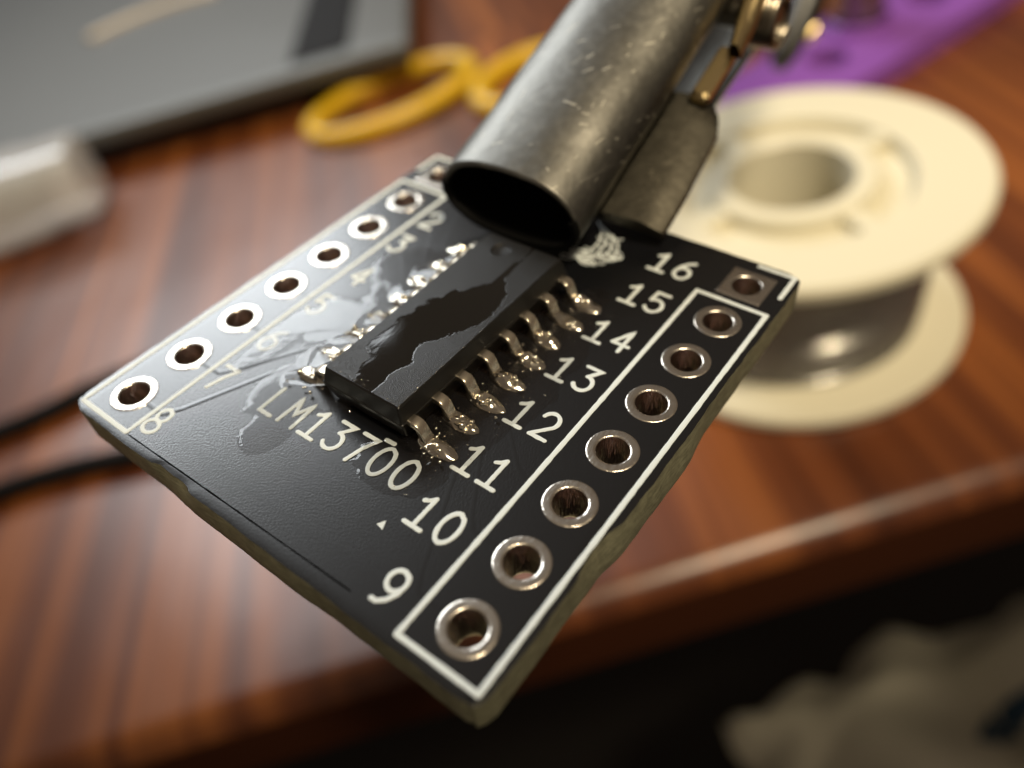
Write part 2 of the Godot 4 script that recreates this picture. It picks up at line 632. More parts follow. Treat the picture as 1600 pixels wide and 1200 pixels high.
func glyph(ch: String) -> Array:
	# strokes in a cell 0.62 wide and 1 high, y up; a leading true closes the stroke
	match ch:
		"0": return [[true] + arc(Vector2(0.31, 0.5), 0.29, 0.5, 90, 430, 22)]
		"1": return [[false, Vector2(0.06, 0.80), Vector2(0.20, 0.87), Vector2(0.33, 1.0)], [false, Vector2(0.33, 1.0), Vector2(0.33, 0.0)], [false, Vector2(0.02, 0.0), Vector2(0.62, 0.0)]]
		"2": return [[false] + arc(Vector2(0.31, 0.70), 0.28, 0.30, 165, -35, 14) + [Vector2(0.03, 0.0)], [false, Vector2(0.03, 0.0), Vector2(0.61, 0.0)]]
		"3": return [[false, Vector2(0.03, 1.0), Vector2(0.58, 1.0), Vector2(0.27, 0.62)], [false] + arc(Vector2(0.29, 0.31), 0.30, 0.31, 92, -150, 18)]
		"4": return [[false, Vector2(0.42, 0.0), Vector2(0.42, 1.0), Vector2(0.02, 0.32)], [false, Vector2(0.02, 0.32), Vector2(0.62, 0.32)]]
		"5": return [[false, Vector2(0.56, 1.0), Vector2(0.10, 1.0), Vector2(0.06, 0.55)], [false, Vector2(0.06, 0.55)] + arc(Vector2(0.29, 0.32), 0.30, 0.32, 110, -150, 18)]
		"6": return [[false, Vector2(0.50, 1.0), Vector2(0.30, 0.88), Vector2(0.12, 0.62), Vector2(0.03, 0.34)], [true] + arc(Vector2(0.31, 0.30), 0.28, 0.30, 90, 430, 20)]
		"7": return [[false, Vector2(0.02, 1.0), Vector2(0.60, 1.0), Vector2(0.38, 0.55), Vector2(0.24, 0.0)]]
		"8": return [[true] + arc(Vector2(0.31, 0.74), 0.23, 0.25, 90, 430, 18), [true] + arc(Vector2(0.31, 0.25), 0.29, 0.25, 90, 430, 20)]
		"9": return [[true] + arc(Vector2(0.31, 0.70), 0.28, 0.30, 90, 430, 20), [false, Vector2(0.59, 0.68), Vector2(0.56, 0.42), Vector2(0.42, 0.16), Vector2(0.22, 0.0), Vector2(0.06, 0.0)]]
		"L": return [[false, Vector2(0.06, 1.0), Vector2(0.06, 0.0), Vector2(0.58, 0.0)]]
		"M": return [[false, Vector2(0.0, 0.0), Vector2(0.04, 1.0), Vector2(0.31, 0.42), Vector2(0.58, 1.0), Vector2(0.62, 0.0)]]
	return []


func lettering(text: String, centre: Vector2, high := 1.20, advance := 1.06, weight := 0.165, slope := 0.0) -> Shape:
	var s := Shape.new()
	var lift := 0.0
	for i in text.length():
		var from := centre + Vector2((i - (text.length() - 1) / 2.0) * advance - 0.31 * high * 0.94, 0.5 * high + (i - (text.length() - 1) / 2.0) * slope)
		for g in glyph(text[i]):
			var pts := []
			for k in range(1, g.size()):
				pts.append(from + Vector2(g[k].x * high * 0.94, -g[k].y * high))
			lift += 0.0021
			if g[0]:
				pts.pop_back()
				stroke(s, PackedVector2Array(pts), weight, 0.002 + lift, 0.016, 0.09, true)
			else:
				stroke(s, dense(pts, 0.1), weight, 0.002 + lift, 0.016, 0.09)
	return s


func film_height(x: float, z: float) -> float:
	# thickness of the dried flux, below zero where there is none
	var f := -0.4
	var q := Vector2(x, z)
	var blob := func(c: Vector2, r: Vector2) -> float:
		return 1.0 - Vector2((q.x - c.x) / r.x, (q.y - c.y) / r.y).length()
	f = maxf(f, blob.call(Vector2(-2.3, 0.2), Vector2(2.5, 6.0)) * 1.2)
	f = maxf(f, blob.call(Vector2(3.2, 0.4), Vector2(1.9, 5.9)))
	f = maxf(f, blob.call(Vector2(-4.6, 1.8), Vector2(1.5, 1.7)))
	f = maxf(f, blob.call(Vector2(-5.8, 3.6), Vector2(0.8, 2.3)))
	f = maxf(f, blob.call(Vector2(-4.4, -2.4), Vector2(1.6, 1.6)))
	f = maxf(f, blob.call(Vector2(-2.4, 7.25), Vector2(0.95, 1.25)) * 1.3)
	f = maxf(f, blob.call(Vector2(-3.1, 5.6), Vector2(1.5, 1.7)))
	f = maxf(f, blob.call(Vector2(2.5, 5.9), Vector2(1.6, 1.0)) * 0.7)
	f += 0.16 * nz(x * 60.0, z * 60.0, 14.0) + 0.07 * nz(x * 190.0, z * 190.0, 15.0)
	return f


func circuit_board() -> void:
	var at := Vector3(0.0, 72.389, 0.0)
	var turn := Basis(Vector3(0.630, -0.136, 0.765), Vector3(0.154, 0.987, 0.049), Vector3(-0.761, 0.087, 0.642)).orthonormalized()
	var b := thing("circuit_board", "black circuit board with white numbers, sixteen plated holes and a soldered chip", "circuit board", at, turn)
	# bare board
	var s := Shape.new()
	var l2 := outline(0.0, -0.03, 0.035, 1.0)
	var rows := [outline(0.05, -1.6, 0.02, 3.0), outline(0.0, -1.5, 0.02, 3.0), outline(0.0, -1.05, 0.025, 8.0), outline(0.0, -0.6, 0.02, 9.0), outline(-0.01, -0.2, 0.02, 4.0), l2]
	s.grid(rows, true)
	holed_face(s, -1.6, false, 0.56)
	s.grid([inner_loop(-1.6), rows[0]], true)
	obj("substrate", s, "fibreglass", b, 35.0)
	# black lacquer
	s = Shape.new()
	holed_face(s, 0.0, true, 0.60)
	var l0 := inner_loop(0.0)
	var l1 := outline(0.16, 0.0, 0.02, 1.0)
	for pair in [[l1, l0], [l2, l1]]:
		var p: PackedVector3Array = pair[0]
		var q: PackedVector3Array = pair[1]
		for j in p.size():
			var k := (j + 1) % p.size()
			s.quad(p[j], p[k], q[k], q[j], Vector2(p[j].x, p[j].z) / 6.0, Vector2(p[k].x, p[k].z) / 6.0, Vector2(q[k].x, q[k].z) / 6.0, Vector2(q[j].x, q[j].z) / 6.0)
	obj("solder_mask", s, "solder_mask", b, 60.0)
	# plated holes
	for side in [-1, 1]:
		for i in 8:
			plated_hole(b, Vector2(side * ROW_X, pad_z(i)), i == 0, i + side * 20)
	# tracks under the lacquer
	for side in [-1, 1]:
		for i in 8:
			var zp := -4.445 + 1.27 * i + 0.03
			var zc := pad_z(i)
			var pts := [Vector2(side * 3.0 + 0.27, zp), Vector2(side * 4.2, zp), Vector2(side * 5.9, lerpf(zp, zc, 0.86)), Vector2(side * 6.3, zc), Vector2(side * 7.4, zc)]
			s = Shape.new()
			stroke(s, dense(pts, 0.5), 0.26, -0.004, 0.013 if side < 0 and i > 4 else 0.005, 0.0)
			obj("track", s, "solder_mask", b, 60.0)
	# outlines in white ink
	for o in [[Vector2(6.65, -7.62), Vector2(9.58, -7.62), Vector2(9.58, 10.17), Vector2(6.65, 10.17)], [Vector2(-9.60, -7.68), Vector2(-6.72, -7.68), Vector2(-6.72, 10.19), Vector2(-9.60, 10.19)]]:
		s = Shape.new()
		var lift := 0.0
		for k in 4:
			lift += 0.0023
			stroke(s, dense([o[k], o[(k + 1) % 4]], 0.22), 0.19, 0.002 + lift, 0.016, 0.10)
		obj("printed_rectangle", s, "ink", b)
	s = Shape.new()
	stroke(s, dense([Vector2(8.10, -10.33), Vector2(9.60, -10.33), Vector2(9.60, -8.85)], 0.2), 0.19, 0.003, 0.016, 0.08)
	obj("printed_corner", s, "ink", b)
	s = Shape.new()
	stroke(s, dense([Vector2(-8.10, -10.33), Vector2(-9.60, -10.33), Vector2(-9.60, -8.85)], 0.2), 0.19, 0.003, 0.016, 0.08)
	obj("printed_corner", s, "ink", b)
	# numbers
	for e in [["16", 5.09, -8.49], ["15", 5.15, -6.07], ["14", 5.19, -3.45], ["13", 5.15, -1.0], ["12", 5.2, 1.6], ["11", 5.0, 4.2], ["10", 5.1, 6.67], ["9", 5.54, 9.18], ["8", -6.20, 9.20], ["7", -6.02, 6.50], ["6", -6.0, 3.95], ["5", -5.98, 1.37], ["4", -5.85, -0.95], ["3", -6.03, -3.60], ["2", -5.95, -5.75]]:
		obj("printed_number", lettering(e[0], Vector2(e[1], e[2])), "ink", b)
	obj("printed_name", lettering("LM13700", Vector2(-0.05, 6.02), 1.22, 1.04, 0.165, -0.03), "ink", b)
	s = Shape.new()
	stroke(s, dense([Vector2(1.50, 5.17), Vector2(1.86, 5.16)], 0.1), 0.17, 0.003, 0.016, 0.05)
	obj("printed_dash", s, "ink", b)
	# a knotted line drawing beside the clip
	s = Shape.new()
	rng.seed = 5
	var lift2 := 0.0
	for k in 17:
		var t := k / 16.0
		var c := Vector2(lerpf(0.9, 2.75, t), lerpf(-6.75, -7.45, t) - 0.25 * sin(t * 9.0)) + Vector2(rng.randf_range(-0.12, 0.12), rng.randf_range(-0.3, 0.1))
		var rr := rng.randf_range(0.14, 0.34)
		var a0 := rng.randf() * 360.0
		lift2 += 0.0022
		stroke(s, PackedVector2Array(arc(c, rr * 1.3, rr * 0.75, a0, a0 + rng.randf_range(170, 330), 14)), 0.075, 0.002 + lift2, 0.014, 0.12)
	for k in 4:
		lift2 += 0.0022
		stroke(s, dense([Vector2(0.75 + 0.34 * k, -9.55 + 0.18 * k), Vector2(1.25 + 0.36 * k, -9.1 + 0.16 * k), Vector2(1.55 + 0.36 * k, -8.4 + 0.1 * k), Vector2(1.6 + 0.36 * k, -7.6)], 0.2), 0.085, 0.002 + lift2, 0.014, 0.12)
	for k in 9:
		lift2 += 0.0022
		var p0 := Vector2(rng.randf_range(0.9, 2.1), rng.randf_range(-9.0, -7.6))
		stroke(s, dense([p0, p0 + Vector2(rng.randf_range(0.2, 0.5), rng.randf_range(-0.3, 0.3))], 0.1), 0.07, 0.002 + lift2, 0.014, 0.12)
	obj("printed_drawing", s, "ink", b)
	# a fleck of bare white near the 10, and the shade of the scored line along the front
	s = Shape.new()
	var fl := [Vector2(3.62, 7.86), Vector2(3.93, 7.92), Vector2(3.80, 7.60)]
	s.tri(Vector3(fl[0].x, 0.02, fl[0].y), Vector3(fl[1].x, 0.02, fl[1].y), Vector3(fl[2].x, 0.03, fl[2].y))
	for k in 3:
		var p0: Vector2 = fl[k]
		var p1: Vector2 = fl[(k + 1) % 3]
		s.quad(Vector3(p0.x, 0.0, p0.y), Vector3(p1.x, 0.0, p1.y), Vector3(p1.x, 0.02, p1.y), Vector3(p0.x, 0.02, p0.y))
	obj("fleck", s, "ink", b)
	s = Shape.new()
	stroke(s, dense([Vector2(-6.55, 10.22), Vector2(-2.0, 10.12), Vector2(4.6, 9.98)], 0.3), 0.055, 0.001, 0.004, 0.2)
	obj("score_shade", s, "black_line", b)  # black strip drawn for the shade in the groove, not cut in

	chip(b)

	# dried flux
	s = Shape.new()
	var step := 0.085
	var nx := int(13.2 / step)
	var nzz := int(16.4 / step)
	var hs := []
	for i in nzz + 1:
		var row := PackedFloat32Array()
		for j in nx + 1:
			row.append(film_height(-7.4 + j * step, -7.0 + i * step))
		hs.append(row)
	var top := func(i: int, j: int) -> Vector3:
		var f: float = hs[i][j]
		var x := -7.4 + j * step
		var z := -7.0 + i * step
		var h := 0.0
		if f > 0.0:
			h = 0.034 * (1.0 - exp(-f * 12.0)) + 0.0055 * nz(x * 90.0, z * 70.0, 30.0) + 0.0015 * nz(x * 300.0, z * 300.0, 31.0) * smoothstep(0.0, 0.3, f)
			var out := maxf(maxf(-1.69 - x, x - 2.23), 0.0)
			var end := maxf(absf(z - 0.02) - 4.9, 0.0)
			var reach := (2.15 if x < 0.0 else 1.9) + 0.5 * nz(x * 40.0, z * 60.0, 44.0)
			h += 0.26 * maxf(0.0, reach - sqrt(out * out + end * end * 5.0)) * smoothstep(0.0, 0.25, f)
		return Vector3(x, 0.012 + h if f > 0.0 else -0.02, z)
	for i in nzz:
		for j in nx:
			if maxf(maxf(hs[i][j], hs[i + 1][j]), maxf(hs[i][j + 1], hs[i + 1][j + 1])) <= 0.0:
				continue
			var p := [top.call(i + 1, j), top.call(i + 1, j + 1), top.call(i, j + 1), top.call(i, j)]
			var under := true
			for e in p:
				under = under and absf(e.x - 0.27) < 1.7 and absf(e.z) < 4.6
			if not under:
				s.quad(p[0], p[1], p[2], p[3])
	tag(obj("flux_residue", s, "flux", b, 80.0), "")
	# crumbs of dried flux along the chip's front and right edges
	s = Shape.new()
	rng.seed = 21
	for k in 130:
		var c := Vector3(0.27 + 1.76 - absf(rng.randfn(0.0, 0.03)), 1.595, rng.randf_range(0.2, 4.7))
		if k % 3 == 0:
			c = Vector3(rng.randf_range(-1.2, 2.0), 1.6, 4.70 - absf(rng.randfn(0.0, 0.16)))
		bead(s, c, rng.randf_range(0.006, 0.014))
	tag(obj("flux_crumbs", s, "solder", b, 80.0), "", "", "", "stuff")
	# spatter of tiny solder beads
	s = Shape.new()
	rng.seed = 12
	for k in 150:
		var side := 1.0 if k % 3 else -1.0
		var c := Vector3(0.27 + side * rng.randf_range(2.3, 3.9), 0.0, -4.445 + 1.27 * (rng.randi() % 8) + rng.randf_range(0.32, 0.95))
		var r := rng.randf_range(0.03, 0.07) if k < 34 else rng.randf_range(0.008, 0.022)
		if k >= 34:
			c = Vector3(rng.randf_range(2.4, 4.9), 0.0, rng.randf_range(-4.5, 6.6))
		c.y = 0.12 + r * 0.3 if k < 34 else 0.045
		bead(s, c, r)
	tag(obj("solder_spatter", s, "solder", b, 80.0), "", "", "", "stuff")


func bead(s: Shape, c: Vector3, r: float) -> void:
	var prof := PackedVector2Array()
	for k in 7:
		var a := lerpf(-PI / 2 + 0.02, PI / 2 - 0.02, k / 6.0)
		prof.append(Vector2(cos(a) * r, sin(a) * r))
	s.lathe(prof, 10, c)


func plated_hole(b: Node3D, c: Vector2, square: bool, salt: int) -> void:
	var n := 40
	var rows := []
	var half := 0.92
	for e in [[0.905, 0.0], [0.885, 0.020], [0.84, 0.028], [0.66, 0.030], [0.605, 0.022], [0.575, -0.015]]:
		var row := PackedVector3Array()
		for k in n:
			var a := TAU * k / n + PI / 4
			var d := Vector2(cos(a), -sin(a))
			var r: float = e[0]
			var p := d * r
			if square and r > 0.7:
				p = d / maxf(absf(d.x), absf(d.y)) * half * r / 0.905
			var y: float = e[1] + 0.006 * nz(p.x * 90.0, p.y * 90.0, salt) * (1.0 if r < 0.88 else 0.0)
			row.append(Vector3(c.x + p.x, y, c.y + p.y))
		rows.append(row)
	var s := Shape.new()
	s.grid(rows, true, false, Vector2(2, 2))
	# planar texture directions for the brushed face
	for k in s.v.size():
		s.uv[k] = Vector2(s.v[k].x * 0.5, s.v[k].z * 0.12 + salt * 0.13)
	var pad := obj("pad", s, "tin", b, 50.0)
	rows = []
	for e in [-0.01, -0.2, -0.5, -0.8, -1.1, -1.4, -1.63]:
		var row := PackedVector3Array()
		for k in n:
			var a := TAU * k / n + PI / 4
			var r: float = 0.575 + 0.012 * nz(cos(a) * 70.0, sin(a) * 70.0, salt * 3 + e * 14.0) * (1.0 if e < -0.05 else 0.0)
			row.append(Vector3(c.x + cos(a) * r, e, c.y - sin(a) * r))
		rows.append(row)
	s = Shape.new()
	s.grid(rows, true, false, Vector2(5, 0.06))
	obj("plated_wall", s, "barrel", pad, 60.0)


func chip(b: Node3D) -> void:
	var cx := 0.27
	var cz := 0.02
	var s := Shape.new()
	# side walls: (half width, half length, height), a parting ledge half way
	var prof := [[1.78, 4.72, 0.10], [1.93, 4.88, 0.78], [1.96, 4.92, 0.80], [1.96, 4.92, 0.92], [1.93, 4.89, 0.94], [1.80, 4.77, 1.54], [1.74, 4.71, 1.60]]
	var rows := []
	for p in prof:
		var w: float = p[0]
		var l: float = p[1]
		var y: float = p[2]
		var r := 0.09
		var row := PackedVector3Array()
		for c in [[1, 1], [1, -1], [-1, -1], [-1, 1]]:
			for k in 4:
				var t: float = k / 3.0
				var first: bool = c[0] * c[1] > 0
				var a: float = (1.0 - t if first else t) * PI / 2
				row.append(Vector3(cx + c[0] * (w - r + r * sin(PI / 2 - a)), y, cz + c[1] * (l - r + r * sin(a))))
		rows.append(row)
	s.grid(rows, true)
	var body := obj("chip", s, "chip_black", b, 30.0)
	# top with the dimple that marks the first pin
	s = Shape.new()
	var w := 1.74
	var l := 4.71
	var uvof := func(p: Vector3) -> Vector2: return Vector2((p.x - cx + w) / (2 * w), (p.z - cz + l) / (2 * l))
	var q := func(a: Vector3, bb: Vector3, c: Vector3, d: Vector3) -> void: s.quad(a, bb, c, d, uvof.call(a), uvof.call(bb), uvof.call(c), uvof.call(d))
	var y := 1.6
	var dz := cz - l + 1.5
	var dc := Vector2(cx - 0.62, dz - 0.75)
	q.call(Vector3(cx - w, y, cz + l), Vector3(cx + w, y, cz + l), Vector3(cx + w, y, dz), Vector3(cx - w, y, dz))
	q.call(Vector3(dc.x + 0.75, y, dz), Vector3(cx + w, y, dz), Vector3(cx + w, y, cz - l), Vector3(dc.x + 0.75, y, cz - l))
	q.call(Vector3(cx - w, y, dz), Vector3(dc.x - 0.75, y, dz), Vector3(dc.x - 0.75, y, cz - l), Vector3(cx - w, y, cz - l))
	var rings := []
	for e in [[-1.0, 0.0], [0.44, 0.0], [0.42, -0.02], [0.38, -0.07], [0.2, -0.10], [0.001, -0.11]]:
		var row := PackedVector3Array()
		for k in 32:
			var a := TAU * k / 32 + PI / 4
			var d := Vector2(cos(a), -sin(a))
			var p: Vector2 = d * e[0]
			if e[0] < 0.0:
				p = d / maxf(absf(d.x), absf(d.y)) * 0.75
			row.append(Vector3(dc.x + p.x, y + e[1], dc.y + p.y))
		rings.append(row)
	for i in rings.size() - 1:
		for k in 32:
			var k2 := (k + 1) % 32
			q.call(rings[i][k], rings[i][k2], rings[i + 1][k2], rings[i + 1][k])
	obj("chip_top", s, "chip_top", body, 30.0)
	# gull-wing leads and their solder
	rng.seed = 31
	for side in [-1, 1]:
		for i in 8:
			lead(body, b, side, cx, cz - 4.445 + 1.27 * i, i)


func lead(body: Node3D, b: Node3D, side: int, cx: float, z: float, i: int) -> void:
	var path := [Vector2(1.90, 0.86), Vector2(2.12, 0.865), Vector2(2.28, 0.82), Vector2(2.38, 0.70), Vector2(2.46, 0.48), Vector2(2.54, 0.28), Vector2(2.66, 0.16), Vector2(2.82, 0.13), Vector2(3.10, 0.12), Vector2(3.30, 0.115)]
	var rows := []
	for k in path.size():
		var p: Vector2 = path[k]
		var t: Vector2 = (path[mini(k + 1, path.size() - 1)] - path[maxi(k - 1, 0)]).normalized()
		var nrm := Vector2(-t.y, t.x)
		if side < 0:
			p.x += 0.30 * smoothstep(1.95, 2.4, p.x)
		var row := PackedVector3Array()
		var hw := 0.225 + 0.02 * nz(k * 40.0, i * 50.0, side * 9.0)
		var th := 0.10
		for c in [[-1, -0.8], [-0.9, -1], [0.9, -1], [1, -0.8], [1, 0.6], [0.75, 1], [-0.75, 1], [-1, 0.6]]:
			var u: Vector2 = p + nrm * th * c[1] * (1.0 + 0.12 * nz(k * 60.0 + c[0] * 30.0, i * 80.0, side * 5.0))
			row.append(Vector3(cx + side * u.x, u.y, z + c[0] * hw * side))
		rows.append(row)
	var s := Shape.new()
	s.grid(rows, true, true)
	s.fan(rows[-1], true)
	obj("pin", s, "lead", body, 60.0)
	# solder: a lumpy fillet over the foot
	s = Shape.new()
	rows = []
	var big := 1.0 + 0.25 * rng.randf()
	var mid := Vector2(cx + side * ((2.93 if side > 0 else 3.28) + rng.randf_range(-0.05, 0.1)), z + rng.randf_range(-0.03, 0.03))
	for k in 9:
		var row := PackedVector3Array()
		var f := k / 8.0
		for j in 20:
			var a := -TAU * j / 20
			var rr := cos(f * PI / 2)
			var x := cos(a) * rr * 0.74 * big
			var zz := sin(a) * rr * 0.36
			var lump := 1.0 + 0.55 * nz(x * 130.0 + i * 40.0, zz * 130.0, side * 50.0) + 0.5 * nz(x * 300.0, zz * 300.0, i * 20.0)
			# higher towards the heel, thin at the toe
			var h := sin(f * PI / 2) * (0.26 - 0.12 * side * x / 0.72) * lump
			row.append(Vector3(mid.x + x * (1.0 + 0.12 * nz(a * 40.0, i * 30.0, side * 8.0)), 0.01 + h, mid.y + zz * (1.0 + 0.2 * nz(a * 40.0, i * 30.0, 3.0))))
		rows.append(row)
	s.grid(rows, true)
	for k in 3:
		bead(s, Vector3(mid.x + side * rng.randf_range(-0.3, 0.5), rng.randf_range(0.12, 0.26), mid.y + rng.randf_range(-0.3, 0.3)), rng.randf_range(0.09, 0.17))
	obj("solder_joint", s, "solder", b, 80.0)


# ------------------------------------------------------------------ the clip that holds it
func alligator_clip() -> void:
	var turn := Basis(Vector3(0.65, -0.14, 0.75), Vector3(-0.11, 0.96, 0.27), Vector3(-0.75, -0.26, 0.61)).orthonormalized()
	var c := thing("alligator_clip", "scuffed grey metal clip with a hollow black mouth gripping the board's back edge", "clip", Vector3(4.01, 73.94, -5.11), turn)
	var ring := func(t: float, grow: float, lip := 0.0) -> PackedVector3Array:
		var r := PackedVector3Array()
		var a := (3.55 - 0.018 * t) + grow
		var h := (2.05 + 0.01 * t) + grow
		for k in 72:
			var w := TAU * k / 72
			var cx := signf(cos(w)) * pow(absf(cos(w)), 0.85) * a
			var sy := signf(sin(w)) * pow(absf(sin(w)), 0.9) * h
			if sin(w) < 0:
				sy *= 0.72
			var dent := 0.10 * nz(k * 5.0, t * 14.0, 60.0) * smoothstep(0.0, 3.0, t)
			var d := 1.0 + dent / 3.0
			r.append(Vector3(cx * d, sy * d + 0.12 * nz(k * 9.0, 4.0, 3.0) * (1.0 - smoothstep(0.0, 2.0, t)), -t - 0.4 * sin(w) + lip))
		return r
	var s := Shape.new()
	var rows := []
	for e in [[0.0, -0.30], [-0.05, -0.22], [-0.07, -0.10], [0.0, -0.02]]:
		rows.append(ring.call(e[0], e[1]))
	for k in 30:
		rows.append(ring.call(0.1 + k * 0.75, 0.0))
	rows.reverse()
	s.grid(rows, true, false, Vector2(1, 1))
	obj("upper_jaw", s, "jaw_metal", c, 50.0)
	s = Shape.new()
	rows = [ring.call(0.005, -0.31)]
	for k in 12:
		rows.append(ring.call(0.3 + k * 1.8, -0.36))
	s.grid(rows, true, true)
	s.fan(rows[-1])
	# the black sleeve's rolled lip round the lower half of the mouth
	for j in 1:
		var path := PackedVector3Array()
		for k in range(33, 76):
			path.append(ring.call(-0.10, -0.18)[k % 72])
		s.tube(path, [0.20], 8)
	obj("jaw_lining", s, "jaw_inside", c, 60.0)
	# side flange along the right
	s = Shape.new()
	rows = []
	for e in [[0.0, 5.75], [2.4, 5.70], [5.7, 5.46], [6.6, 5.1], [7.2, 4.6]]:
		var z: float = -2.1 - e[0]
		var x: float = e[1]
		rows.append(PackedVector3Array([Vector3(1.2, -1.9, z), Vector3(x, -2.4, z - 0.3), Vector3(x, -2.0, z - 0.3), Vector3(x - 1.0, -1.45, z - 0.15), Vector3(2.6, -1.45, z), Vector3(1.2, -1.3, z)]))
	s.grid(rows, true)
	s.fan(rows[0], true)
	s.fan(rows[-1])
	for k in s.v.size():
		s.uv[k] = Vector2(s.v[k].x, s.v[k].z) * 0.12 + Vector2(0.3, 0.2)
	obj("side_flange", s, "jaw_dark", c, 60.0)
	s = Shape.new()
	s.box(Vector3(3.75, -1.5, -12.1), Vector3(4.65, -0.9, -8.9), 0.15)
	obj("hinge_tab", s, "brass", c, 30.0)
	# bright spring strip
	s = Shape.new()
	rows = []
	for k in 14:
		var t := k / 13.0
		var p := Vector3(lerpf(4.75, 3.2, t), -0.4 + 1.2 * t, lerpf(-11.4, -22.0, t))
		var w := lerpf(0.30, 0.62, minf(1.0, t * 2.0)) + 0.05 * nz(k * 50.0, 3.0)
		rows.append(PackedVector3Array([p + Vector3(-w, 0, 0), p + Vector3(-w * 0.4, 0.22, 0), p + Vector3(w * 0.4, 0.25, 0), p + Vector3(w, 0, 0.1), p + Vector3(w, -0.5, 0), p + Vector3(-w, -0.5, 0)]))
	s.grid(rows, true, true)
	obj("spring_strip", s, "brass", c, 50.0)
	# hinge spring and pin
	s = Shape.new()
	var coil := PackedVector3Array()
	for k in 120:
		var a := TAU * k / 18.0
		coil.append(Vector3(3.6 + 1.5 * k / 119.0, -2.2 + 1.1 * cos(a), -15.5 + 1.1 * sin(a)))
	s.tube(coil, [0.24], 8)
	obj("hinge_spring", s, "steel", c, 60.0)
	s = Shape.new()
	s.tube(PackedVector3Array([Vector3(-5, -2.2, -15.5), Vector3(5.0, -2.2, -15.5)]), [0.7], 16)
	obj("hinge_pin", s, "steel", c, 40.0)
	# lower jaw under the board
	s = Shape.new()
	rows = []
	for k in 20:
		var t := k * 1.2
		var row := PackedVector3Array()
		for j in 13:
			var w := PI + PI * j / 12.0
			row.append(Vector3(cos(w) * 3.4, -3.75 - 0.08 * t + sin(w) * (1.5 + 0.03 * t), -t - 1.5))
		for j in 13:
			var w := TAU - PI * j / 12.0
			row.append(Vector3(cos(w) * 3.0, -3.75 - 0.08 * t + sin(w) * (1.1 + 0.03 * t), -t - 1.5))
		rows.append(row)
	s.grid(rows, true, true)
	obj("lower_jaw", s, "jaw_metal", c, 50.0)
	# cable socket carrying the clip
	s = Shape.new()
	s.tube(PackedVector3Array([Vector3(0, -0.6, -21.5), Vector3(0, -0.8, -26), Vector3(0, -0.9, -38)]), [3.2, 3.0, 2.8], 20)
	obj("handle", s, "steel", c, 50.0)


# ------------------------------------------------------------------ things behind
func spool() -> void:
	var o := thing("solder_spool", "cream plastic spool wound with silvery solder wire, standing on the table", "spool", Vector3(49.67, 0.3, -66.69), Basis(Vector3.UP, 0.35))
	for y in [0.0, 24.3]:
		var s := Shape.new()
		var inward: float = 8.5 if y > 1.0 else 0.0
		if y > 1.0:
			s.lathe(PackedVector2Array([Vector2(11.0, y), Vector2(25.4, y), Vector2(26.0, y + 0.5), Vector2(26.0, y + 1.7), Vector2(25.5, y + 2.3), Vector2(17.0, y + 2.3), Vector2(16.4, y + 2.0), Vector2(16.0, y - 0.4), Vector2(15.7, y - 1.6), Vector2(11.8, y - 1.6)]), 96)
		else:
			s.lathe(PackedVector2Array([Vector2(9.0, 0.0), Vector2(25.4, 0.0), Vector2(26.0, 0.5), Vector2(26.0, 1.7), Vector2(25.4, 2.3), Vector2(15.0, 2.3)]), 96)
		obj("flange", s, "cream", o, 30.0)
	var s := Shape.new()
	s.lathe(PackedVector2Array([Vector2(16.0, 2.3), Vector2(16.0, 22.7)]), 64)
	s.lathe(PackedVector2Array([Vector2(11.8, 22.6), Vector2(11.7, 26.2), Vector2(11.3, 26.7), Vector2(9.0, 26.7), Vector2(8.6, 26.3), Vector2(8.4, 0.0)]), 64)
	obj("hub", s, "cream", o, 35.0)
	for k in 4:
		s = Shape.new()
		var a := TAU * k / 4 + 0.15
		var d := Vector3(cos(a), 0, sin(a))
		var n := Vector3(-d.z, 0, d.x)
		var p := [d * 11.5 - n * 1.3, d * 16.3 - n * 1.3, d * 16.3 + n * 1.3, d * 11.5 + n * 1.3]
		var hi := []
		for e in p:
			hi.append(e + Vector3(0, 26.0, 0))
		s.quad(hi[3], hi[2], hi[1], hi[0])
		for e in [[0, 1], [2, 3]]:
			s.quad(p[e[1]] + Vector3(0, 22.7, 0), p[e[0]] + Vector3(0, 22.7, 0), hi[e[0]], hi[e[1]])
		obj("spoke", s, "cream", o)
	# wound wire: each turn a ridge
	s = Shape.new()
	var prof := PackedVector2Array()
	var turns := 22
	for k in turns * 6 + 1:
		var t := float(k) / 6.0
		var y := 2.3 + 22.0 * t / turns
		prof.append(Vector2(19.2 + 0.50 * absf(sin(t * PI)) + 0.25 * nz(y * 9.0, 2.0) - 0.0, y))
	var rows := []
	for k in prof.size():
		var row := PackedVector3Array()
		for j in 96:
			var a := -TAU * j / 96
			var r := prof[k].x + 0.30 * nz(cos(a) * 60.0, prof[k].y * 30.0, sin(a) * 60.0)
			row.append(Vector3(cos(a) * r, prof[k].y + 0.45 * j / 96.0 * 0.0 + 0.2 * nz(cos(a) * 30.0, prof[k].y * 6.0, sin(a) * 30.0 + 9.0) * sin(PI * k / (prof.size() - 1.0)), sin(a) * r))
		rows.append(row)
	s.grid(rows, true)
	obj("wound_solder", s, "solder_wire", o, 70.0)


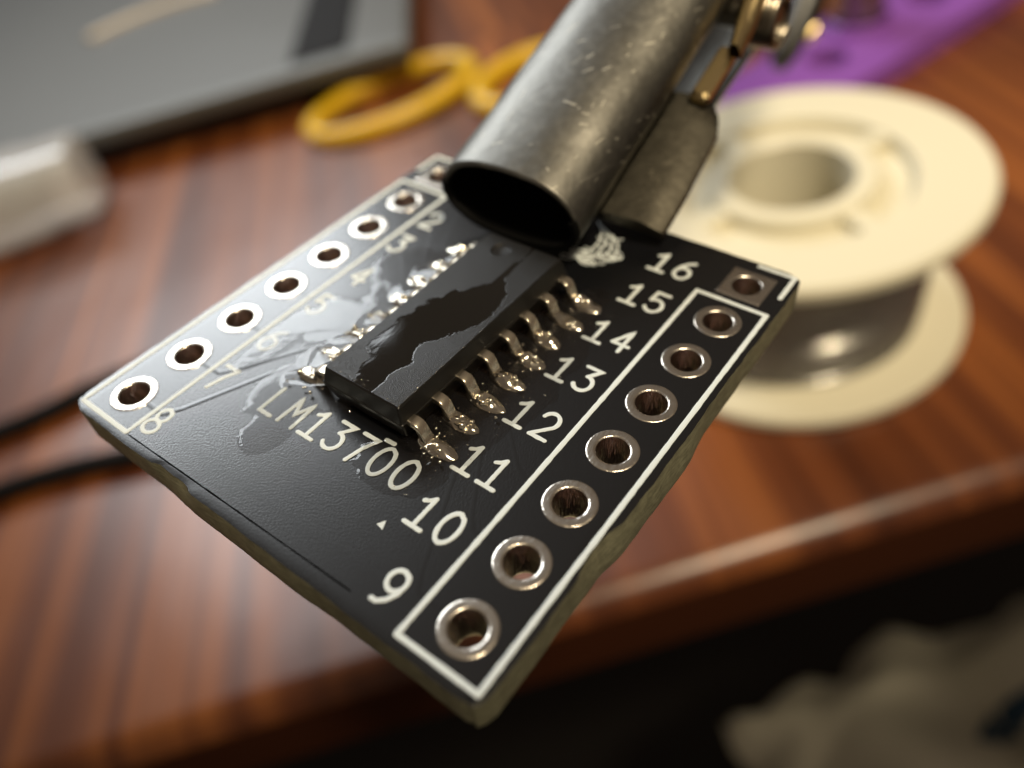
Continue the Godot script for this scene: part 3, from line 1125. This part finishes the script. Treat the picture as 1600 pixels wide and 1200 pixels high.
func loop(called: String, label: String, centre: Vector3, rx: float, rz: float, thick: float, yaw: float, lean: Vector2) -> void:
	var o := thing(called, label, "loop", centre, Basis(Vector3.UP, yaw))
	var rows := []
	for k in 64:
		var a := TAU * k / 64
		var c := Vector3(cos(a) * rx, 0, sin(a) * rz)
		var out := Vector3(cos(a) / rx, 0, sin(a) / rz).normalized()
		c.y = thick + lean.x * cos(a) + lean.y * sin(a)
		var row := PackedVector3Array()
		for j in 14:
			var w := TAU * j / 14
			row.append(c + out * cos(w) * thick * 1.05 + Vector3.UP * sin(w) * thick)
		rows.append(row)
	rows.append(rows[0])
	var s := Shape.new()
	s.grid(rows, true)
	obj("ring", s, "yellow", o, 60.0)


func background_things() -> void:
	loop("yellow_loop", "large yellow oval loop lying at the corner of the grey case", Vector3(-5.0, 0.0, -202.5), 25.5, 16.5, 2.4, 0.20, Vector2(0.5, 0.3))
	loop("yellow_loop", "yellow loop half hidden behind the clip's metal jaw", Vector3(35.0, 0.0, -184.0), 17.5, 14.0, 2.5, 0.5, Vector2(0.0, 0.0))

	# grey case, top left
	var turn := Basis(Vector3.UP, deg_to_rad(-7.6))
	var o := thing("grey_case", "flat grey metal case with a black band, behind the board", "case", Vector3(5.0, 6.0, -209.0), turn)
	var s := Shape.new()
	s.box(Vector3(-330, 1.5, -300), Vector3(0, 8.0, 0), 1.6)
	obj("lid", s, "grey_metal", o, 50.0)
	s = Shape.new()
	s.box(Vector3(-326, -5.8, -296), Vector3(-36, 1.3, -6), 1.0)
	obj("base", s, "black_plastic", o, 50.0)
	s = Shape.new()
	s.box(Vector3(-38, 7.4, -300.5), Vector3(-19, 8.9, -7.0), 0.6)
	obj("band", s, "black_rubber", o, 50.0)

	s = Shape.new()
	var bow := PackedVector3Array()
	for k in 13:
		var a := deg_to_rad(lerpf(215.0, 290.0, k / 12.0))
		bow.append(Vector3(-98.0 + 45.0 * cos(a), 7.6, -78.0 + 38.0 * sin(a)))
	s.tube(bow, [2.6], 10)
	obj("lamp_streak", s, "tan_streak", o, 60.0)  # curved tube added to stand for the warm lamp's reflection on the lid

	# clear plastic piece at the left edge
	o = thing("clear_cap", "translucent white plastic cap lying on the table by the left edge", "cap", Vector3(-93.0, 0.2, -198.0), Basis(Vector3.UP, deg_to_rad(4.0)))
	s = Shape.new()
	var rows := []
	for e in [[0.0, 8.6], [-0.8, 9.6], [-2.2, 10.2], [-14, 10.4], [-15, 11.2], [-40, 11.4], [-46, 11.4]]:
		var row := PackedVector3Array()
		for k in 32:
			var w := TAU * k / 32
			var x: float = signf(cos(w)) * pow(absf(cos(w)), 0.55)
			var y: float = signf(sin(w)) * pow(absf(sin(w)), 0.55)
			row.append(Vector3(e[0], 11.4 + y * e[1], x * e[1] * 1.15))
		rows.append(row)
	s.grid(rows, true)
	s.fan(rows[0], true)
	s.fan(rows[-1])
	obj("shell", s, "clear_plastic", o, 45.0)
	s = Shape.new()
	s.tube(PackedVector3Array([Vector3(-44, 11, 0), Vector3(-16, 11, 0), Vector3(-13, 11, 0)]), [6.0, 6.0, 4.0], 20)
	obj("core", s, "grey_metal", o, 40.0)

	# black cable, doubled back under the board
	o = thing("black_cable", "thin black cable doubled back on the table, left of the board", "cable")
	s = Shape.new()
	var path := PackedVector3Array()
	var knots := [Vector3(-330, 2.2, -96), Vector3(-180, 2.2, -100), Vector3(-101, 2.2, -104), Vector3(-80, 2.2, -108), Vector3(-50, 2.2, -110), Vector3(-28, 2.2, -104), Vector3(-24, 2.2, -93), Vector3(-36, 2.2, -85), Vector3(-62, 2.2, -83), Vector3(-96, 2.2, -86), Vector3(-180, 2.2, -78), Vector3(-330, 2.2, -70)]
	for k in range(0, knots.size() - 1):
		for j in 6:
			path.append(knots[k].cubic_interpolate(knots[k + 1], knots[maxi(k - 1, 0)], knots[mini(k + 2, knots.size() - 1)], j / 6.0))
	s.tube(path, [2.1], 12)
	obj("sheath", s, "black_rubber", o, 60.0)

	# purple bar with holes and a screw
	turn = Basis(Vector3.UP, deg_to_rad(22.0))
	o = thing("purple_bar", "flat purple plastic bar with round holes, behind the solder spool", "bar", Vector3(97.0, 0.2, -137.0), turn)
	s = Shape.new()
	# one hole per cell of the strip
	var holes := [-2.5, 33.0, 68.0]
	var edges := [-34.0, 15.0, 51.0, 100.0]
	for i in 3:
		var c := Vector2(holes[i], 0)
		for k in 32:
			var ps := []
			for m in [k, k + 1]:
				var a: float = TAU * m / 32 + PI / 4
				var d := Vector2(cos(a), -sin(a))
				var bx: float = d.x / maxf(absf(d.x), absf(d.y))
				var bz: float = d.y / maxf(absf(d.x), absf(d.y))
				var ex: float = edges[i + 1] if bx > 0 else edges[i]
				ps.append(c + d * 4.6)
				ps.append(Vector2(lerpf(c.x, ex, absf(bx)), bz * 13.5))
			var at := func(p: Vector2, y: float) -> Vector3: return Vector3(p.x, y, p.y)
			s.quad(at.call(ps[0], 5), at.call(ps[1], 5), at.call(ps[3], 5), at.call(ps[2], 5))
			s.quad(at.call(ps[0], 0), at.call(ps[0], 5), at.call(ps[2], 5), at.call(ps[2], 0))
	for e in [[Vector2(-34, 13.5), Vector2(100, 13.5)], [Vector2(100, 13.5), Vector2(100, -13.5)], [Vector2(100, -13.5), Vector2(-34, -13.5)], [Vector2(-34, -13.5), Vector2(-34, 13.5)]]:
		var a: Vector2 = e[0]
		var d: Vector2 = e[1]
		s.quad(Vector3(a.x, 0, a.y), Vector3(d.x, 0, d.y), Vector3(d.x, 5, d.y), Vector3(a.x, 5, a.y))
	obj("plate", s, "purple", o, 40.0)
	s = Shape.new()
	s.lathe(PackedVector2Array([Vector2(7.4, 5.0), Vector2(7.2, 7.0), Vector2(6.6, 7.4), Vector2(6.0, 5.05)]), 40, Vector3(14.0, 0, -4.5))
	obj("boss", s, "purple", o, 40.0)
	s = Shape.new()
	var prof := PackedVector2Array([Vector2(0.01, 5.02), Vector2(5.4, 5.02), Vector2(5.4, 14.0)])
	for k in 9:
		prof.append(Vector2(6.1, 14.4 + k * 2.2))
		prof.append(Vector2(6.1, 15.3 + k * 2.2))
		prof.append(Vector2(5.3, 15.7 + k * 2.2))
		prof.append(Vector2(5.3, 16.3 + k * 2.2))
	prof.append(Vector2(0.01, 34.0))
	s.lathe(prof, 32, Vector3(14.0, 0, -4.5))
	obj("screw", s, "steel", o, 30.0)

	# black arm and brass ferrule beyond the clip
	o = thing("black_rod", "black rod with a small brass ferrule, behind the clip", "rod")
	s = Shape.new()
	s.tube(PackedVector3Array([Vector3(41.6, 49.6, -55.2), Vector3(42.6, 50.6, -55.9), Vector3(46.4, 54.0, -58.6), Vector3(56.0, 63.0, -66.0), Vector3(80.0, 92.0, -86.0), Vector3(104.0, 114.0, -90.0)]), [0.9, 1.5, 2.1, 2.2, 2.2, 2.2], 16)
	obj("shaft", s, "black_plastic", o, 50.0)
	s = Shape.new()
	s.tube(PackedVector3Array([Vector3(45.4, 51.2, -56.3), Vector3(46.6, 51.8, -56.8)]), [0.6, 0.8], 20)
	obj("ferrule", s, "brass", o, 40.0)
	# the arm from the clip's handle over to a weighted foot on the table, outside the picture
	s = Shape.new()
	s.tube(PackedVector3Array([Vector3(32.5, 83.0, -28.0), Vector3(45, 91, -40), Vector3(62, 103, -62), Vector3(100, 116, -86), Vector3(150, 118, -95), Vector3(200, 104, -95), Vector3(226, 62, -91), Vector3(230, 8, -90)]), [2.6], 16)
	obj("arm", s, "steel", o, 60.0)
	s = Shape.new()
	s.lathe(PackedVector2Array([Vector2(0.01, 0.2), Vector2(27, 0.2), Vector2(28, 1.2), Vector2(27, 7.0), Vector2(25, 9.0), Vector2(0.01, 9.0)]), 40, Vector3(235, 0, -90))
	obj("foot", s, "black_plastic", o, 40.0)


func _ready() -> void:
	noise.noise_type = FastNoiseLite.TYPE_SIMPLEX_SMOOTH
	noise.frequency = 0.01
	noise.seed = 7
	noise.fractal_octaves = 2
	view_and_light()
	materials()
	table_and_floor()
	circuit_board()
	alligator_clip()
	spool()
	background_things()
